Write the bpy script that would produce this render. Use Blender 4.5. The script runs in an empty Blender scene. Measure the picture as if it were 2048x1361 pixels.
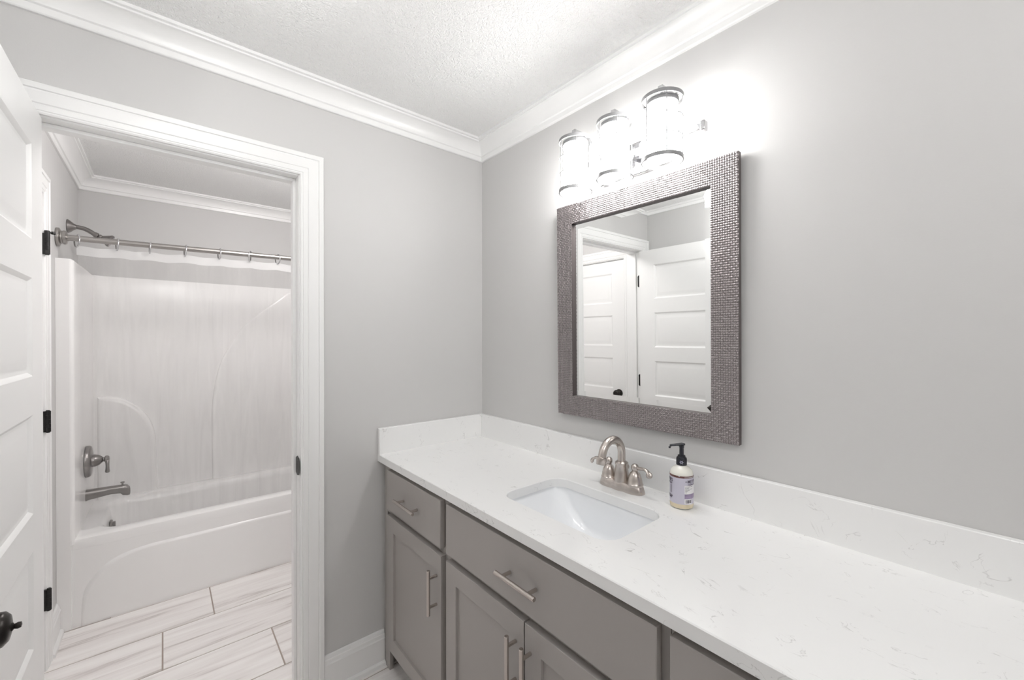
import bpy, bmesh, math, random
from mathutils import Vector, Matrix, Euler
random.seed(7)
SC = bpy.context.scene
COL = SC.collection

# ------------------------------------------------------------------ camera
F_PX, YAW, PITCH = 829.94, 0.69905, -0.00412
CAM = Vector((1.7414, -1.2619, 1.4122))
fw = Vector((-math.cos(YAW)*math.cos(PITCH), math.sin(YAW)*math.cos(PITCH), math.sin(PITCH)))
cd = bpy.data.cameras.new('camera'); cd.sensor_width = 36.0; cd.sensor_fit = 'HORIZONTAL'
cd.lens = F_PX/2048*36.0; cd.clip_start = 0.01
cam = bpy.data.objects.new('camera', cd); COL.objects.link(cam)
cam.location = CAM; cam.rotation_euler = fw.to_track_quat('-Z', 'Y').to_euler()
SC.camera = cam

# ------------------------------------------------------------------ world, view, sampling
w = bpy.data.worlds.new('world'); SC.world = w; w.use_nodes = True
w.node_tree.nodes['Background'].inputs[0].default_value = (1.0, 0.99, 0.97, 1)
w.node_tree.nodes['Background'].inputs[1].default_value = 0.3
SC.view_settings.view_transform = 'Standard'; SC.view_settings.look = 'None'
SC.view_settings.exposure = 0.02; SC.view_settings.gamma = 1.0; SC.view_settings.use_curve_mapping = False
cy = SC.cycles
cy.use_denoising = True
cy.max_bounces = 14; cy.diffuse_bounces = 8; cy.glossy_bounces = 8; cy.transmission_bounces = 8; cy.transparent_max_bounces = 16
cy.sample_clamp_indirect = 6.0; cy.caustics_reflective = False; cy.caustics_refractive = False

LAMP = 38.0        # frosted lamp cylinders of the vanity light
FILL_VANITY = 12.0        # added unseen fill globe over the vanity room floor
FILL_END = 24.0    # second added fill globe, behind the camera
FILL_BATH = 63.0   # added fill globe in the bath room, out of view

# ------------------------------------------------------------------ materials
def mat(name, col, rough=0.5, metal=0.0, **kw):
    m = bpy.data.materials.new(name); m.use_nodes = True
    b = m.node_tree.nodes['Principled BSDF']
    b.inputs['Base Color'].default_value = (*col, 1)
    b.inputs['Roughness'].default_value = rough
    b.inputs['Metallic'].default_value = metal
    for k, v in kw.items(): b.inputs[k].default_value = v
    return m
def nd(m, t, **kw):
    n = m.node_tree.nodes.new(t)
    for k, v in kw.items(): setattr(n, k, v)
    return n
def lk(m, a, b): m.node_tree.links.new(a, b)
def bsdf(m): return m.node_tree.nodes['Principled BSDF']
def add_bump(m, scale, strength, dist=0.002, detail=3.0, stretch=(1, 1, 1), rough=0.5):
    tc = nd(m, 'ShaderNodeTexCoord'); mp = nd(m, 'ShaderNodeMapping'); mp.inputs['Scale'].default_value = stretch
    n = nd(m, 'ShaderNodeTexNoise'); n.inputs['Scale'].default_value = scale; n.inputs['Detail'].default_value = detail
    n.inputs['Roughness'].default_value = rough
    bp = nd(m, 'ShaderNodeBump'); bp.inputs['Strength'].default_value = strength; bp.inputs['Distance'].default_value = dist
    lk(m, tc.outputs['Object'], mp.inputs['Vector']); lk(m, mp.outputs[0], n.inputs['Vector'])
    lk(m, n.outputs['Fac'], bp.inputs['Height']); lk(m, bp.outputs[0], bsdf(m).inputs['Normal'])
    return n, bp
def math_node(m, op, a, b=None, c=None):
    n = nd(m, 'ShaderNodeMath', operation=op)
    for i, v in enumerate((a, b, c)):
        if v is None: continue
        if isinstance(v, (int, float)): n.inputs[i].default_value = v
        else: lk(m, v, n.inputs[i])
    return n.outputs[0]

M = {}
M['wall'] = mat('greige_wall_paint', (0.59, 0.584, 0.578), 0.55); add_bump(M['wall'], 260, 0.12, 0.001)
M['trim'] = mat('white_trim_paint', (0.84, 0.84, 0.835), 0.32)
M['door'] = mat('white_door_paint', (0.84, 0.838, 0.832), 0.34); add_bump(M['door'], 300, 0.03, 0.001, stretch=(1, 1, 0.1))
M['ceiling'] = mat('white_textured_ceiling', (0.90, 0.90, 0.895), 0.8)
n_, b_ = add_bump(M['ceiling'], 110, 0.9, 0.009, detail=2.5, rough=0.55)
n_.inputs['Distortion'].default_value = 1.2
M['cabinet'] = mat('grey_cabinet_paint', (0.36, 0.337, 0.320), 0.36)
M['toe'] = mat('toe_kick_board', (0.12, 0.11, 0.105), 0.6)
M['nickel'] = mat('brushed_nickel', (0.56, 0.51, 0.475), 0.27, 1.0); add_bump(M['nickel'], 900, 0.05, 0.0005)
M['nickel_dark'] = mat('dark_brushed_nickel', (0.27, 0.255, 0.248), 0.30, 1.0)
M['chrome'] = mat('chrome', (0.62, 0.62, 0.63), 0.12, 1.0)
M['cage'] = mat('satin_cage_metal', (0.30, 0.30, 0.305), 0.4, 0.25)
M['black'] = mat('black_hardware', (0.015, 0.014, 0.014), 0.35, 0.4)
M['bronze'] = mat('dark_bronze_knob', (0.03, 0.026, 0.024), 0.3, 0.7)
M['porcelain'] = mat('white_porcelain', (0.84, 0.855, 0.875), 0.08); bsdf(M['porcelain']).inputs['Coat Weight'].default_value = 0.3
M['fiberglass'] = mat('white_fiberglass', (0.88, 0.873, 0.868), 0.16)
M['pewter'] = mat('woven_pewter', (0.31, 0.283, 0.283), 0.27, 0.8)
M['pewter_dark'] = mat('dark_pewter_edge', (0.14, 0.12, 0.118), 0.45, 0.4)
M['mirror'] = mat('silvered_glass', (0.93, 0.94, 0.935), 0.0, 1.0)
M['soap_plastic'] = mat('milky_soap_plastic', (0.80, 0.79, 0.73), 0.25); bsdf(M['soap_plastic']).inputs['Subsurface Weight'].default_value = 0.2
bsdf(M['soap_plastic']).inputs['Subsurface Radius'].default_value = (0.02, 0.02, 0.015)
M['soap_liquid'] = mat('amber_soap', (0.70, 0.61, 0.44), 0.2)
M['lavender'] = mat('lavender_label', (0.55, 0.53, 0.62), 0.5)
M['maroon'] = mat('maroon_band', (0.12, 0.045, 0.04), 0.5)
M['paper'] = mat('white_label_paper', (0.80, 0.79, 0.80), 0.5)
M['violet'] = mat('violet_label_panel', (0.30, 0.24, 0.36), 0.5)
M['ink'] = mat('dark_label_ink', (0.045, 0.03, 0.06), 0.5)
M['pump'] = mat('black_pump_plastic', (0.012, 0.013, 0.02), 0.25)
M['emblem'] = mat('pale_emblem', (0.35, 0.36, 0.45), 0.5)
M['grout'] = mat('tan_grout', (0.40, 0.345, 0.31), 0.9)
M['caulk'] = mat('white_caulk', (0.8, 0.8, 0.78), 0.5)
M['shell'] = mat('drain_dark', (0.02, 0.02, 0.02), 0.5)

def emis(name, col, s):
    m = bpy.data.materials.new(name); m.use_nodes = True
    b = bsdf(m); b.inputs['Base Color'].default_value = (0.9, 0.9, 0.9, 1)
    b.inputs['Emission Color'].default_value = (*col, 1); b.inputs['Emission Strength'].default_value = s
    return m
M['lamp'] = emis('lit_frosted_glass', (1.0, 0.992, 0.98), LAMP)
M['dome'] = emis('lit_dome_glass', (1.0, 0.995, 0.99), FILL_VANITY)  # this and the next two: glow of the added fill globes
M['dome_end'] = emis('lit_end_dome_glass', (1.0, 0.995, 0.99), FILL_END)
M['dome_bath'] = emis('lit_bath_dome_glass', (1.0, 0.97, 0.965), FILL_BATH)

def thin(name, tint, gloss, rough, body=0.0, body_col=(0.85, 0.85, 0.85), bump=None, blend=0.25, base=0.0, streak=None):
    """thin clear sheet: see-through with fresnel gloss and a little milky body"""
    m = bpy.data.materials.new(name); m.use_nodes = True
    nt = m.node_tree; nt.nodes.clear()
    out = nd(m, 'ShaderNodeOutputMaterial'); tr = nd(m, 'ShaderNodeBsdfTransparent'); tr.inputs[0].default_value = (*tint, 1)
    gl = nd(m, 'ShaderNodeBsdfGlossy'); gl.inputs['Roughness'].default_value = rough; gl.inputs['Color'].default_value = (0.95, 0.95, 0.95, 1)
    lw = nd(m, 'ShaderNodeLayerWeight'); lw.inputs['Blend'].default_value = blend
    fac = math_node(m, 'MULTIPLY_ADD', lw.outputs['Fresnel'], gloss, base)
    mx = nd(m, 'ShaderNodeMixShader'); lk(m, fac, mx.inputs[0]); lk(m, tr.outputs[0], mx.inputs[1]); lk(m, gl.outputs[0], mx.inputs[2])
    last = mx
    if body > 0:
        df = nd(m, 'ShaderNodeBsdfDiffuse'); df.inputs[0].default_value = (*body_col, 1)
        tl = nd(m, 'ShaderNodeBsdfTranslucent'); tl.inputs[0].default_value = (*body_col, 1)
        ad = nd(m, 'ShaderNodeMixShader'); ad.inputs[0].default_value = 0.5
        lk(m, df.outputs[0], ad.inputs[1]); lk(m, tl.outputs[0], ad.inputs[2])
        m2 = nd(m, 'ShaderNodeMixShader'); m2.inputs[0].default_value = body
        if streak:
            tc2 = nd(m, 'ShaderNodeTexCoord'); mp2 = nd(m, 'ShaderNodeMapping'); mp2.inputs['Scale'].default_value = streak[0]
            n2 = nd(m, 'ShaderNodeTexNoise'); n2.inputs['Scale'].default_value = 1.0; n2.inputs['Detail'].default_value = 4; n2.inputs['Distortion'].default_value = 0.8
            r2 = nd(m, 'ShaderNodeMapRange'); r2.inputs['From Min'].default_value = 0.42; r2.inputs['From Max'].default_value = 0.72
            r2.inputs['To Min'].default_value = body; r2.inputs['To Max'].default_value = streak[1]
            lk(m, tc2.outputs['Object'], mp2.inputs[0]); lk(m, mp2.outputs[0], n2.inputs['Vector']); lk(m, n2.outputs['Fac'], r2.inputs['Value']); lk(m, r2.outputs[0], m2.inputs[0])
        lk(m, mx.outputs[0], m2.inputs[1]); lk(m, ad.outputs[0], m2.inputs[2]); last = m2
    if bump:
        tc = nd(m, 'ShaderNodeTexCoord'); mp = nd(m, 'ShaderNodeMapping'); mp.inputs['Scale'].default_value = bump[0]
        n = nd(m, 'ShaderNodeTexNoise'); n.inputs['Scale'].default_value = 1.0; n.inputs['Detail'].default_value = 3; n.inputs['Distortion'].default_value = 0.6
        bp = nd(m, 'ShaderNodeBump'); bp.inputs['Strength'].default_value = bump[1]; bp.inputs['Distance'].default_value = 0.01
        lk(m, tc.outputs['Object'], mp.inputs[0]); lk(m, mp.outputs[0], n.inputs['Vector']); lk(m, n.outputs['Fac'], bp.inputs['Height'])
        lk(m, bp.outputs[0], gl.inputs['Normal']); lk(m, bp.outputs[0], lw.inputs['Normal'])
    lk(m, last.outputs[0], out.inputs['Surface'])
    return m
M['clear_glass'] = thin('clear_shade_glass', (0.99, 0.99, 0.99), 0.35, 0.02)
M['vinyl'] = thin('clear_vinyl', (0.988, 0.986, 0.985), 0.35, 0.07, body=0.02, body_col=(0.95, 0.945, 0.945), bump=((13, 13, 2.2), 0.7), base=0.015, streak=((16, 16, 0.9), 0.13))
M['vinyl_band'] = thin('white_vinyl_band', (0.95, 0.95, 0.95), 0.6, 0.2, body=0.72, body_col=(0.95, 0.95, 0.95))

def quartz():
    m = mat('white_veined_quartz', (0.80, 0.80, 0.795), 0.16)
    tc = nd(m, 'ShaderNodeTexCoord')
    def vein(scale, width, mask_scale, mask_lo, seed):
        mp = nd(m, 'ShaderNodeMapping'); mp.inputs['Location'].default_value = (seed, seed*0.7, seed*1.3); mp.inputs['Scale'].default_value = (1, 1.5, 1)
        mp.inputs['Rotation'].default_value = (0, 0, 0.5)
        lk(m, tc.outputs['Object'], mp.inputs[0])
        a = nd(m, 'ShaderNodeTexNoise'); a.inputs['Scale'].default_value = scale; a.inputs['Detail'].default_value = 4; a.inputs['Distortion'].default_value = 1.0
        k = nd(m, 'ShaderNodeTexNoise'); k.inputs['Scale'].default_value = mask_scale; k.inputs['Detail'].default_value = 2
        lk(m, mp.outputs[0], a.inputs['Vector']); lk(m, mp.outputs[0], k.inputs['Vector'])
        d = math_node(m, 'ABSOLUTE', math_node(m, 'SUBTRACT', a.outputs['Fac'], 0.5))
        line = math_node(m, 'SUBTRACT', 1.0, math_node(m, 'MINIMUM', math_node(m, 'DIVIDE', d, width), 1.0))
        mr = nd(m, 'ShaderNodeMapRange'); mr.inputs['From Min'].default_value = mask_lo; mr.inputs['From Max'].default_value = mask_lo+0.07
        lk(m, k.outputs['Fac'], mr.inputs['Value'])
        return math_node(m, 'MULTIPLY', line, mr.outputs[0])
    v = math_node(m, 'MAXIMUM', vein(9, 0.0075, 14, 0.575, 3.1), math_node(m, 'MULTIPLY', vein(16, 0.010, 17, 0.575, 8.7), 0.8))
    mix = nd(m, 'ShaderNodeMix', data_type='RGBA')
    mix.inputs['A'].default_value = (0.84, 0.84, 0.835, 1); mix.inputs['B'].default_value = (0.36, 0.35, 0.345, 1)
    lk(m, math_node(m, 'MULTIPLY', v, 0.5), mix.inputs['Factor']); lk(m, mix.outputs['Result'], bsdf(m).inputs['Base Color'])
    return m
M['quartz'] = quartz()

def tile():
    m = mat('pale_wood_look_tile', (0.7, 0.66, 0.64), 0.32)
    uv = nd(m, 'ShaderNodeUVMap'); uv.uv_map = 'UVMap'
    mp = nd(m, 'ShaderNodeMapping'); mp.inputs['Scale'].default_value = (1.3, 19, 1); lk(m, uv.outputs[0], mp.inputs[0])
    a = nd(m, 'ShaderNodeTexNoise'); a.inputs['Scale'].default_value = 1.0; a.inputs['Detail'].default_value = 6; a.inputs['Roughness'].default_value = 0.55; a.inputs['Distortion'].default_value = 0.9
    lk(m, mp.outputs[0], a.inputs['Vector'])
    mp2 = nd(m, 'ShaderNodeMapping'); mp2.inputs['Scale'].default_value = (4, 90, 1); lk(m, uv.outputs[0], mp2.inputs[0])
    b = nd(m, 'ShaderNodeTexNoise'); b.inputs['Scale'].default_value = 1.0; b.inputs['Detail'].default_value = 3; lk(m, mp2.outputs[0], b.inputs['Vector'])
    s = math_node(m, 'ADD', math_node(m, 'MULTIPLY', a.outputs['Fac'], 0.85), math_node(m, 'MULTIPLY', b.outputs['Fac'], 0.15))
    r = nd(m, 'ShaderNodeValToRGB'); e = r.color_ramp.elements
    e[0].position = 0.33; e[0].color = (0.54, 0.495, 0.475, 1); e[1].position = 0.60; e[1].color = (0.93, 0.905, 0.89, 1)
    x = r.color_ramp.elements.new(0.44); x.color = (0.84, 0.805, 0.79, 1)
    lk(m, s, r.inputs[0]); lk(m, r.outputs[0], bsdf(m).inputs['Base Color'])
    return m
M['tile'] = tile()

# ------------------------------------------------------------------ mesh builder
class MB:
    def __init__(s): s.v = []; s.f = []; s.uv = None
    def add(s, vs, fs):
        o = len(s.v); s.v += [tuple(p) for p in vs]; s.f += [tuple(i+o for i in f) for f in fs]; return s
    def box(s, x0, x1, y0, y1, z0, z1):
        x0, x1 = min(x0, x1), max(x0, x1); y0, y1 = min(y0, y1), max(y0, y1); z0, z1 = min(z0, z1), max(z0, z1)
        return s.add([(x0,y0,z0),(x1,y0,z0),(x1,y1,z0),(x0,y1,z0),(x0,y0,z1),(x1,y0,z1),(x1,y1,z1),(x0,y1,z1)],
                     [(0,3,2,1),(4,5,6,7),(0,1,5,4),(1,2,6,5),(2,3,7,6),(3,0,4,7)])
    def loops(s, L, cap0=True, cap1=True, closed=True):
        n = len(L[0]); vs = [p for l in L for p in l]; fs = []
        for i in range(len(L)-1):
            for j in range(n if closed else n-1):
                a, b = i*n+j, i*n+(j+1) % n
                fs.append((a, b, b+n, a+n))
        if cap0: fs.append(tuple(reversed(range(n))))
        if cap1: fs.append(tuple(range((len(L)-1)*n, len(L)*n)))
        return s.add(vs, fs)
    def lathe(s, prof, c, axis='z', n=32, cap0=True, cap1=True):
        """prof: (radius, offset along axis) list; c: centre"""
        ax = Vector({'x': (1,0,0), 'y': (0,1,0), 'z': (0,0,1), '-x': (-1,0,0), '-y': (0,-1,0), '-z': (0,0,-1)}[axis]) if isinstance(axis, str) else Vector(axis).normalized()
        u = ax.orthogonal().normalized(); v = ax.cross(u); c = Vector(c)
        L = [[c+ax*h+(u*math.cos(2*math.pi*k/n)+v*math.sin(2*math.pi*k/n))*max(r, 1e-5) for k in range(n)] for r, h in prof]
        return s.loops(L, cap0, cap1)
    def cyl(s, a, b, r, n=24):
        a, b = Vector(a), Vector(b); return s.lathe([(r, 0), (r, (b-a).length)], a, b-a, n)
    def tube(s, pts, r, n=12, closed=False, flat=None):
        """round (or flattened) tube along a polyline; r may be a list"""
        P = [Vector(p) for p in pts]; m = len(P); R = r if isinstance(r, (list, tuple)) else [r]*m
        T = []
        for i in range(m):
            if closed: t = P[(i+1) % m]-P[(i-1) % m]
            else: t = P[min(i+1, m-1)]-P[max(i-1, 0)]
            T.append(t.normalized())
        u = T[0].orthogonal().normalized(); L = []
        for i in range(m):
            u = (u-T[i]*u.dot(T[i])).normalized(); v = T[i].cross(u)
            L.append([P[i]+(u*math.cos(2*math.pi*k/n)+v*math.sin(2*math.pi*k/n))*R[i] for k in range(n)])
        if closed: L.append(L[0]); return s.loops(L, False, False)
        return s.loops(L)
    def prism(s, poly, d0, d1, axis='x'):
        """polygon in the plane across axis, extruded from d0 to d1. x: (y,z)  y: (x,z)  z: (x,y)"""
        f = {'x': lambda p, d: (d, p[0], p[1]), 'y': lambda p, d: (p[0], d, p[1]), 'z': lambda p, d: (p[0], p[1], d)}[axis]
        return s.loops([[f(p, d0) for p in poly], [f(p, d1) for p in poly]])
    def sweep(s, prof, path, nrm, up=(0, 0, 1), closed=False):
        """profile (out, up) swept along path with mitred corners; nrm[i] = outward normal of segment i"""
        P = [Vector(p) for p in path]; up = Vector(up); n = len(P); L = []
        for i in range(n):
            if closed: a, b = Vector(nrm[(i-1) % n]), Vector(nrm[i])
            else: a, b = Vector(nrm[max(i-1, 0)]), Vector(nrm[min(i, n-2)])
            d = (a+b); d = d/(1+a.dot(b)) if (1+a.dot(b)) > 1e-6 else a
            L.append([P[i]+d*o+up*h for o, h in prof])
        if closed: L.append(L[0]); return s.loops(L, False, False)
        return s.loops(L)
    def build(s, name, material, parent=None, smooth=None, bevel=0, seg=2, world=True, subsurf=0, wn=False):
        me = bpy.data.meshes.new(name)
        off = Vector(ORIGIN.get(parent.name, (0, 0, 0))) if (parent is not None and world) else Vector()
        me.from_pydata([tuple(Vector(p)-off) for p in s.v], [], s.f)
        bm = bmesh.new(); bm.from_mesh(me); bmesh.ops.recalc_face_normals(bm, faces=bm.faces); bm.to_mesh(me); bm.free()
        if isinstance(material, (list, tuple)):
            for x in material: me.materials.append(x)
        else: me.materials.append(material)
        o = bpy.data.objects.new(name, me); COL.objects.link(o)
        if parent is not None:
            o.parent = parent; ORIGIN[o.name] = ORIGIN.get(parent.name, (0, 0, 0))
        if smooth is not None:
            for p in me.polygons: p.use_smooth = len(p.vertices) < 9
            me.set_sharp_from_angle(angle=math.radians(smooth))
        if bevel:
            b = o.modifiers.new('bevel', 'BEVEL'); b.width = bevel; b.segments = seg; b.limit_method = 'ANGLE'; b.angle_limit = math.radians(40)
            b.harden_normals = False
            if smooth is None:
                for p in me.polygons: p.use_smooth = True
                me.set_sharp_from_angle(angle=math.radians(35))
        if wn:
            o.modifiers.new('wn', 'WEIGHTED_NORMAL').keep_sharp = True
        if subsurf:
            b = o.modifiers.new('sub', 'SUBSURF'); b.levels = subsurf; b.render_levels = subsurf
        return o
ORIGIN = {}
def thing(name, label, cat, loc=(0, 0, 0), group=None):
    o = bpy.data.objects.new(name, None); COL.objects.link(o); o.location = loc; o.empty_display_size = 0.05
    ORIGIN[o.name] = tuple(loc); o['label'] = label; o['category'] = cat
    if group: o['group'] = group
    return o
def tag(o, label=None, cat=None, group=None, kind=None):
    if label: o['label'] = label
    if cat: o['category'] = cat
    if group: o['group'] = group
    if kind: o['kind'] = kind
    return o
def struct(o, label, cat): return tag(o, label, cat, kind='structure')
def rrect(x0, x1, y0, y1, r, z, n=6):
    out = []
    for cx, cyy, a0 in ((x1-r, y1-r, 0), (x0+r, y1-r, 90), (x0+r, y0+r, 180), (x1-r, y0+r, 270)):
        for k in range(n+1):
            a = math.radians(a0+90*k/n); out.append((cx+r*math.cos(a), cyy+r*math.sin(a), z))
    return out
def bez(p, n=16):
    p = [Vector(q) for q in p]; out = []
    for i in range(n+1):
        t = i/n; q = list(p)
        while len(q) > 1: q = [q[j].lerp(q[j+1], t) for j in range(len(q)-1)]
        out.append(q[0])
    return out
def spline(pts, n=8):
    P = [Vector(p) for p in pts]; P = [P[0]*2-P[1]]+P+[P[-1]*2-P[-2]]; out = []
    for i in range(1, len(P)-2):
        for k in range(n):
            t = k/n; a, b, c, d = P[i-1:i+3]
            out.append(0.5*((2*b)+(c-a)*t+(2*a-5*b+4*c-d)*t*t+(3*b-a-3*c+d)*t*t*t))
    out.append(P[-2]); return out

# ------------------------------------------------------------------ dimensions
CEIL = 2.40
YN = -1.655            # near wall, also the left wall of the bath room
XE = 2.85              # end wall behind the camera
WT = 0.115             # wall thickness
J0, J1, HEAD = -1.561, -0.8645, 2.034   # doorway jamb faces and head
XT = -1.165            # tub front
XB = -1.878            # bath back wall
YR = -0.13             # bath far end wall
CT = 0.9135            # counter top
CY = -0.556            # counter front

# ------------------------------------------------------------------ setting
b = MB().box(0, XE, 0, WT, 0, CEIL); struct(b.build('wall_right', M['wall']), 'pale greige wall behind the vanity, mirror and light', 'wall')
b = MB().box(-WT, 0, J1+0.02, 0, 0, CEIL).box(-WT, 0, YN, J0-0.02, 0, CEIL).box(-WT, 0, J0-0.02, J1+0.02, HEAD+0.02, CEIL)
struct(b.build('wall_left', M['wall']), 'pale greige wall with the open doorway to the bath', 'wall')
C0, C1, CH = -0.865, -0.212, 2.020     # closet doorway in the near wall
b = MB().box(-WT, XE, YN-WT, YN, 0, CEIL).box(XB-WT, C0-0.02, YN-WT, YN, 0, CEIL).box(C1+0.02, -WT, YN-WT, YN, 0, CEIL).box(C0-0.02, C1+0.02, YN-WT, YN, CH+0.02, CEIL)
struct(b.build('wall_near', M['wall']), 'greige wall behind the open panel door, running on past the bathtub', 'wall')
b = MB().box(XE, XE+WT, YN-WT, WT, 0, CEIL); struct(b.build('wall_end', M['wall']), 'greige wall at the far end of the vanity', 'wall')
b = MB().box(XB-WT, XB, YN-WT, YR+WT, 0, CEIL); struct(b.build('wall_back', M['wall']), 'greige wall above the long side of the bathtub', 'wall')
b = MB().box(XB, -WT, YR, YR+WT, 0, CEIL); struct(b.build('wall_far', M['wall']), 'greige wall at the foot end of the bathtub', 'wall')
b = MB().box(XB-WT, XE+WT, YN-WT, WT, CEIL, CEIL+0.08); struct(b.build('ceiling', M['ceiling']), 'white stippled ceiling', 'ceiling')
# back of the closet behind the closed door
b = MB().box(C0-0.1, C1+0.1, YN-WT-0.03, YN-WT-0.005, 0, CEIL); struct(b.build('wall_closet', M['wall']), 'wall behind the closed closet door', 'wall')

# floor: grout bed and individual tiles in one mesh, 0.30 x 0.61 laid in a one-third offset
b = MB(); uvs = []; X0 = -1.16; row = 0
def tile_box(x0, x1, y0, y1, ru, rv):
    e = 0.0015; zt = 0.0
    vs = [(x0,y0,-0.006),(x1,y0,-0.006),(x1,y1,-0.006),(x0,y1,-0.006),(x0+e,y0+e,zt),(x1-e,y0+e,zt),(x1-e,y1-e,zt),(x0+e,y1-e,zt)]
    fs = [(4,5,6,7),(0,1,5,4),(1,2,6,5),(2,3,7,6),(3,0,4,7)]
    b.add(vs, fs); uvs.extend([(v[1]+ru, v[0]+rv) for v in vs])
x = -1.46
row = -1
while x < XE:
    y = -1.064-0.2035*row
    while y > -1.7: y -= 0.61
    while y < 0.0:
        g = 0.002
        a0, a1, c0, c1 = max(x, XB)+g, min(x+0.30, XE)-g, max(y, YN)+g, min(y+0.61, 0.0)-g
        if c1-c0 > 0.02 and a1-a0 > 0.02: tile_box(a0, a1, c0, c1, random.random()*9, random.random()*9)
        y += 0.61
    x += 0.30; row += 1
nt = len(b.f)
b.add([(XB-WT, YN-WT, -0.0022), (XE+WT, YN-WT, -0.0022), (XE+WT, WT, -0.0022), (XB-WT, WT, -0.0022),
       (XB-WT, YN-WT, -0.08), (XE+WT, YN-WT, -0.08), (XE+WT, WT, -0.08), (XB-WT, WT, -0.08)], [(0,1,2,3), (7,6,5,4), (0,4,5,1), (1,5,6,2), (2,6,7,3), (3,7,4,0)])
uvs += [(0, 0)]*8
fl = b.build('floor', [M['tile'], M['grout']])
ul = fl.data.uv_layers.new(name='UVMap')
for p in fl.data.polygons:
    p.material_index = 0 if p.index < nt else 1
    for li in p.loop_indices: ul.data[li].uv = uvs[fl.data.loops[li].vertex_index]
struct(fl, 'pale wood-look floor tiles with tan grout lines', 'floor')

# crown mouldings
cr = [(0, -0.084), (0.009, -0.084), (0.0115, -0.081), (0.0135, -0.064), (0.0195, -0.061), (0.0205, -0.056)]
cr += [tuple(p[:2]) for p in bez([(0.0205, -0.056, 0), (0.026, -0.030, 0), (0.046, -0.022, 0), (0.062, -0.017, 0)], 8)]
cr += [(0.0665, -0.0165), (0.067, -0.011), (0.077, -0.010), (0.077, 0.0), (0, 0)]
b = MB().sweep(cr, [(XE, YN, CEIL), (0, YN, CEIL), (0, 0, CEIL), (XE, 0, CEIL)], [(0, 1, 0), (1, 0, 0), (0, -1, 0)])
struct(b.build('trim_1', M['trim'], smooth=25), 'white crown moulding around the vanity room ceiling', 'moulding')
b = MB().sweep(cr, [(-WT, YN, CEIL), (XB, YN, CEIL), (XB, YR, CEIL), (-WT, YR, CEIL)], [(0, 1, 0), (1, 0, 0), (0, -1, 0)])
struct(b.build('trim_2', M['trim'], smooth=25), 'white crown moulding around the ceiling above the bathtub', 'moulding')

# door casing profile: (distance from inner edge, projection)
cas = [(0, 0), (0, 0.010), (0.004, 0.0125), (0.008, 0.011), (0.010, 0.0135), (0.024, 0.0145), (0.026, 0.0125), (0.029, 0.0155), (0.060, 0.0165), (0.0645, 0.0145), (0.0665, 0.0185), (0.081, 0.0185), (0.083, 0.016), (0.083, 0)]
def casing(name, plane, sgn, axis, a0, a1, top, label):
    """casing round an opening a0..a1 (along y for axis x, along x for axis y) standing on wall plane"""
    L = []
    for i, (a, zz) in enumerate(((a0, 0), (a0, top), (a1, top), (a1, 0))):
        loop = []
        for d, h in cas:
            aa = a-d if i < 2 else a+d
            z = zz+d if zz > 0 else 0
            p = (plane+sgn*h, aa, z) if axis == 'x' else (aa, plane+sgn*h, z)
            loop.append(p)
        L.append(loop)
    return struct(MB().loops(L).build(name, M['trim'], smooth=25), label, 'casing')
casing('trim_3', 0, 1, 'x', J0-0.004, J1+0.004, HEAD+0.004, 'white moulded casing round the open doorway, vanity side')
casing('trim_4', -WT, -1, 'x', J0-0.004, J1+0.004, HEAD+0.004, 'white casing round the open doorway, bath side')
casing('trim_5', YN, 1, 'y', C0-0.004, C1+0.004, CH+0.004, 'white casing round the closed closet door by the bathtub')
# jamb lining with stops
def jamb_x(b):
    b.box(-WT, 0, J0-0.02, J0, 0, HEAD+0.02).box(-WT, 0, J1, J1+0.02, 0, HEAD+0.02).box(-WT, 0, J0, J1, HEAD, HEAD+0.02)
    b.box(-0.075, -0.040, J0, J0+0.011, 0, HEAD).box(-0.075, -0.040, J1-0.011, J1, 0, HEAD).box(-0.075, -0.040, J0+0.011, J1-0.011, HEAD-0.011, HEAD)
    return b
jm = struct(jamb_x(MB()).build('trim_6', M['trim'], bevel=0.0015), 'white door jamb lining of the open doorway', 'jamb')
# strike plate on the right jamb, with curved lip
b = MB(); sp = [(-0.046, 0.893), (-0.046, 0.945), (-0.02, 0.958), (0.006, 0.952), (0.012, 0.935), (0.012, 0.903), (0.006, 0.889), (-0.02, 0.883)]
b.prism(sp, J1-0.0022, J1-0.0003, 'y'); b.box(-0.034, -0.018, J1-0.0026, J1-0.0021, 0.905, 0.937)
tag(b.build('strike_plate', M['black'], jm, bevel=0.0006), 'black strike plate')
b = MB().box(C0-0.02, C0, YN-WT, YN, 0, CH+0.02).box(C1, C1+0.02, YN-WT, YN, 0, CH+0.02).box(C0, C1, YN-WT, YN, CH, CH+0.02)
b.box(C0, C0+0.011, YN-0.08, YN-0.045, 0, CH).box(C1-0.011, C1, YN-0.08, YN-0.045, 0, CH).box(C0, C1, YN-0.08, YN-0.045, CH-0.011, CH)
struct(b.build('trim_7', M['trim']), 'white jamb of the closet door', 'jamb')

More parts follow.
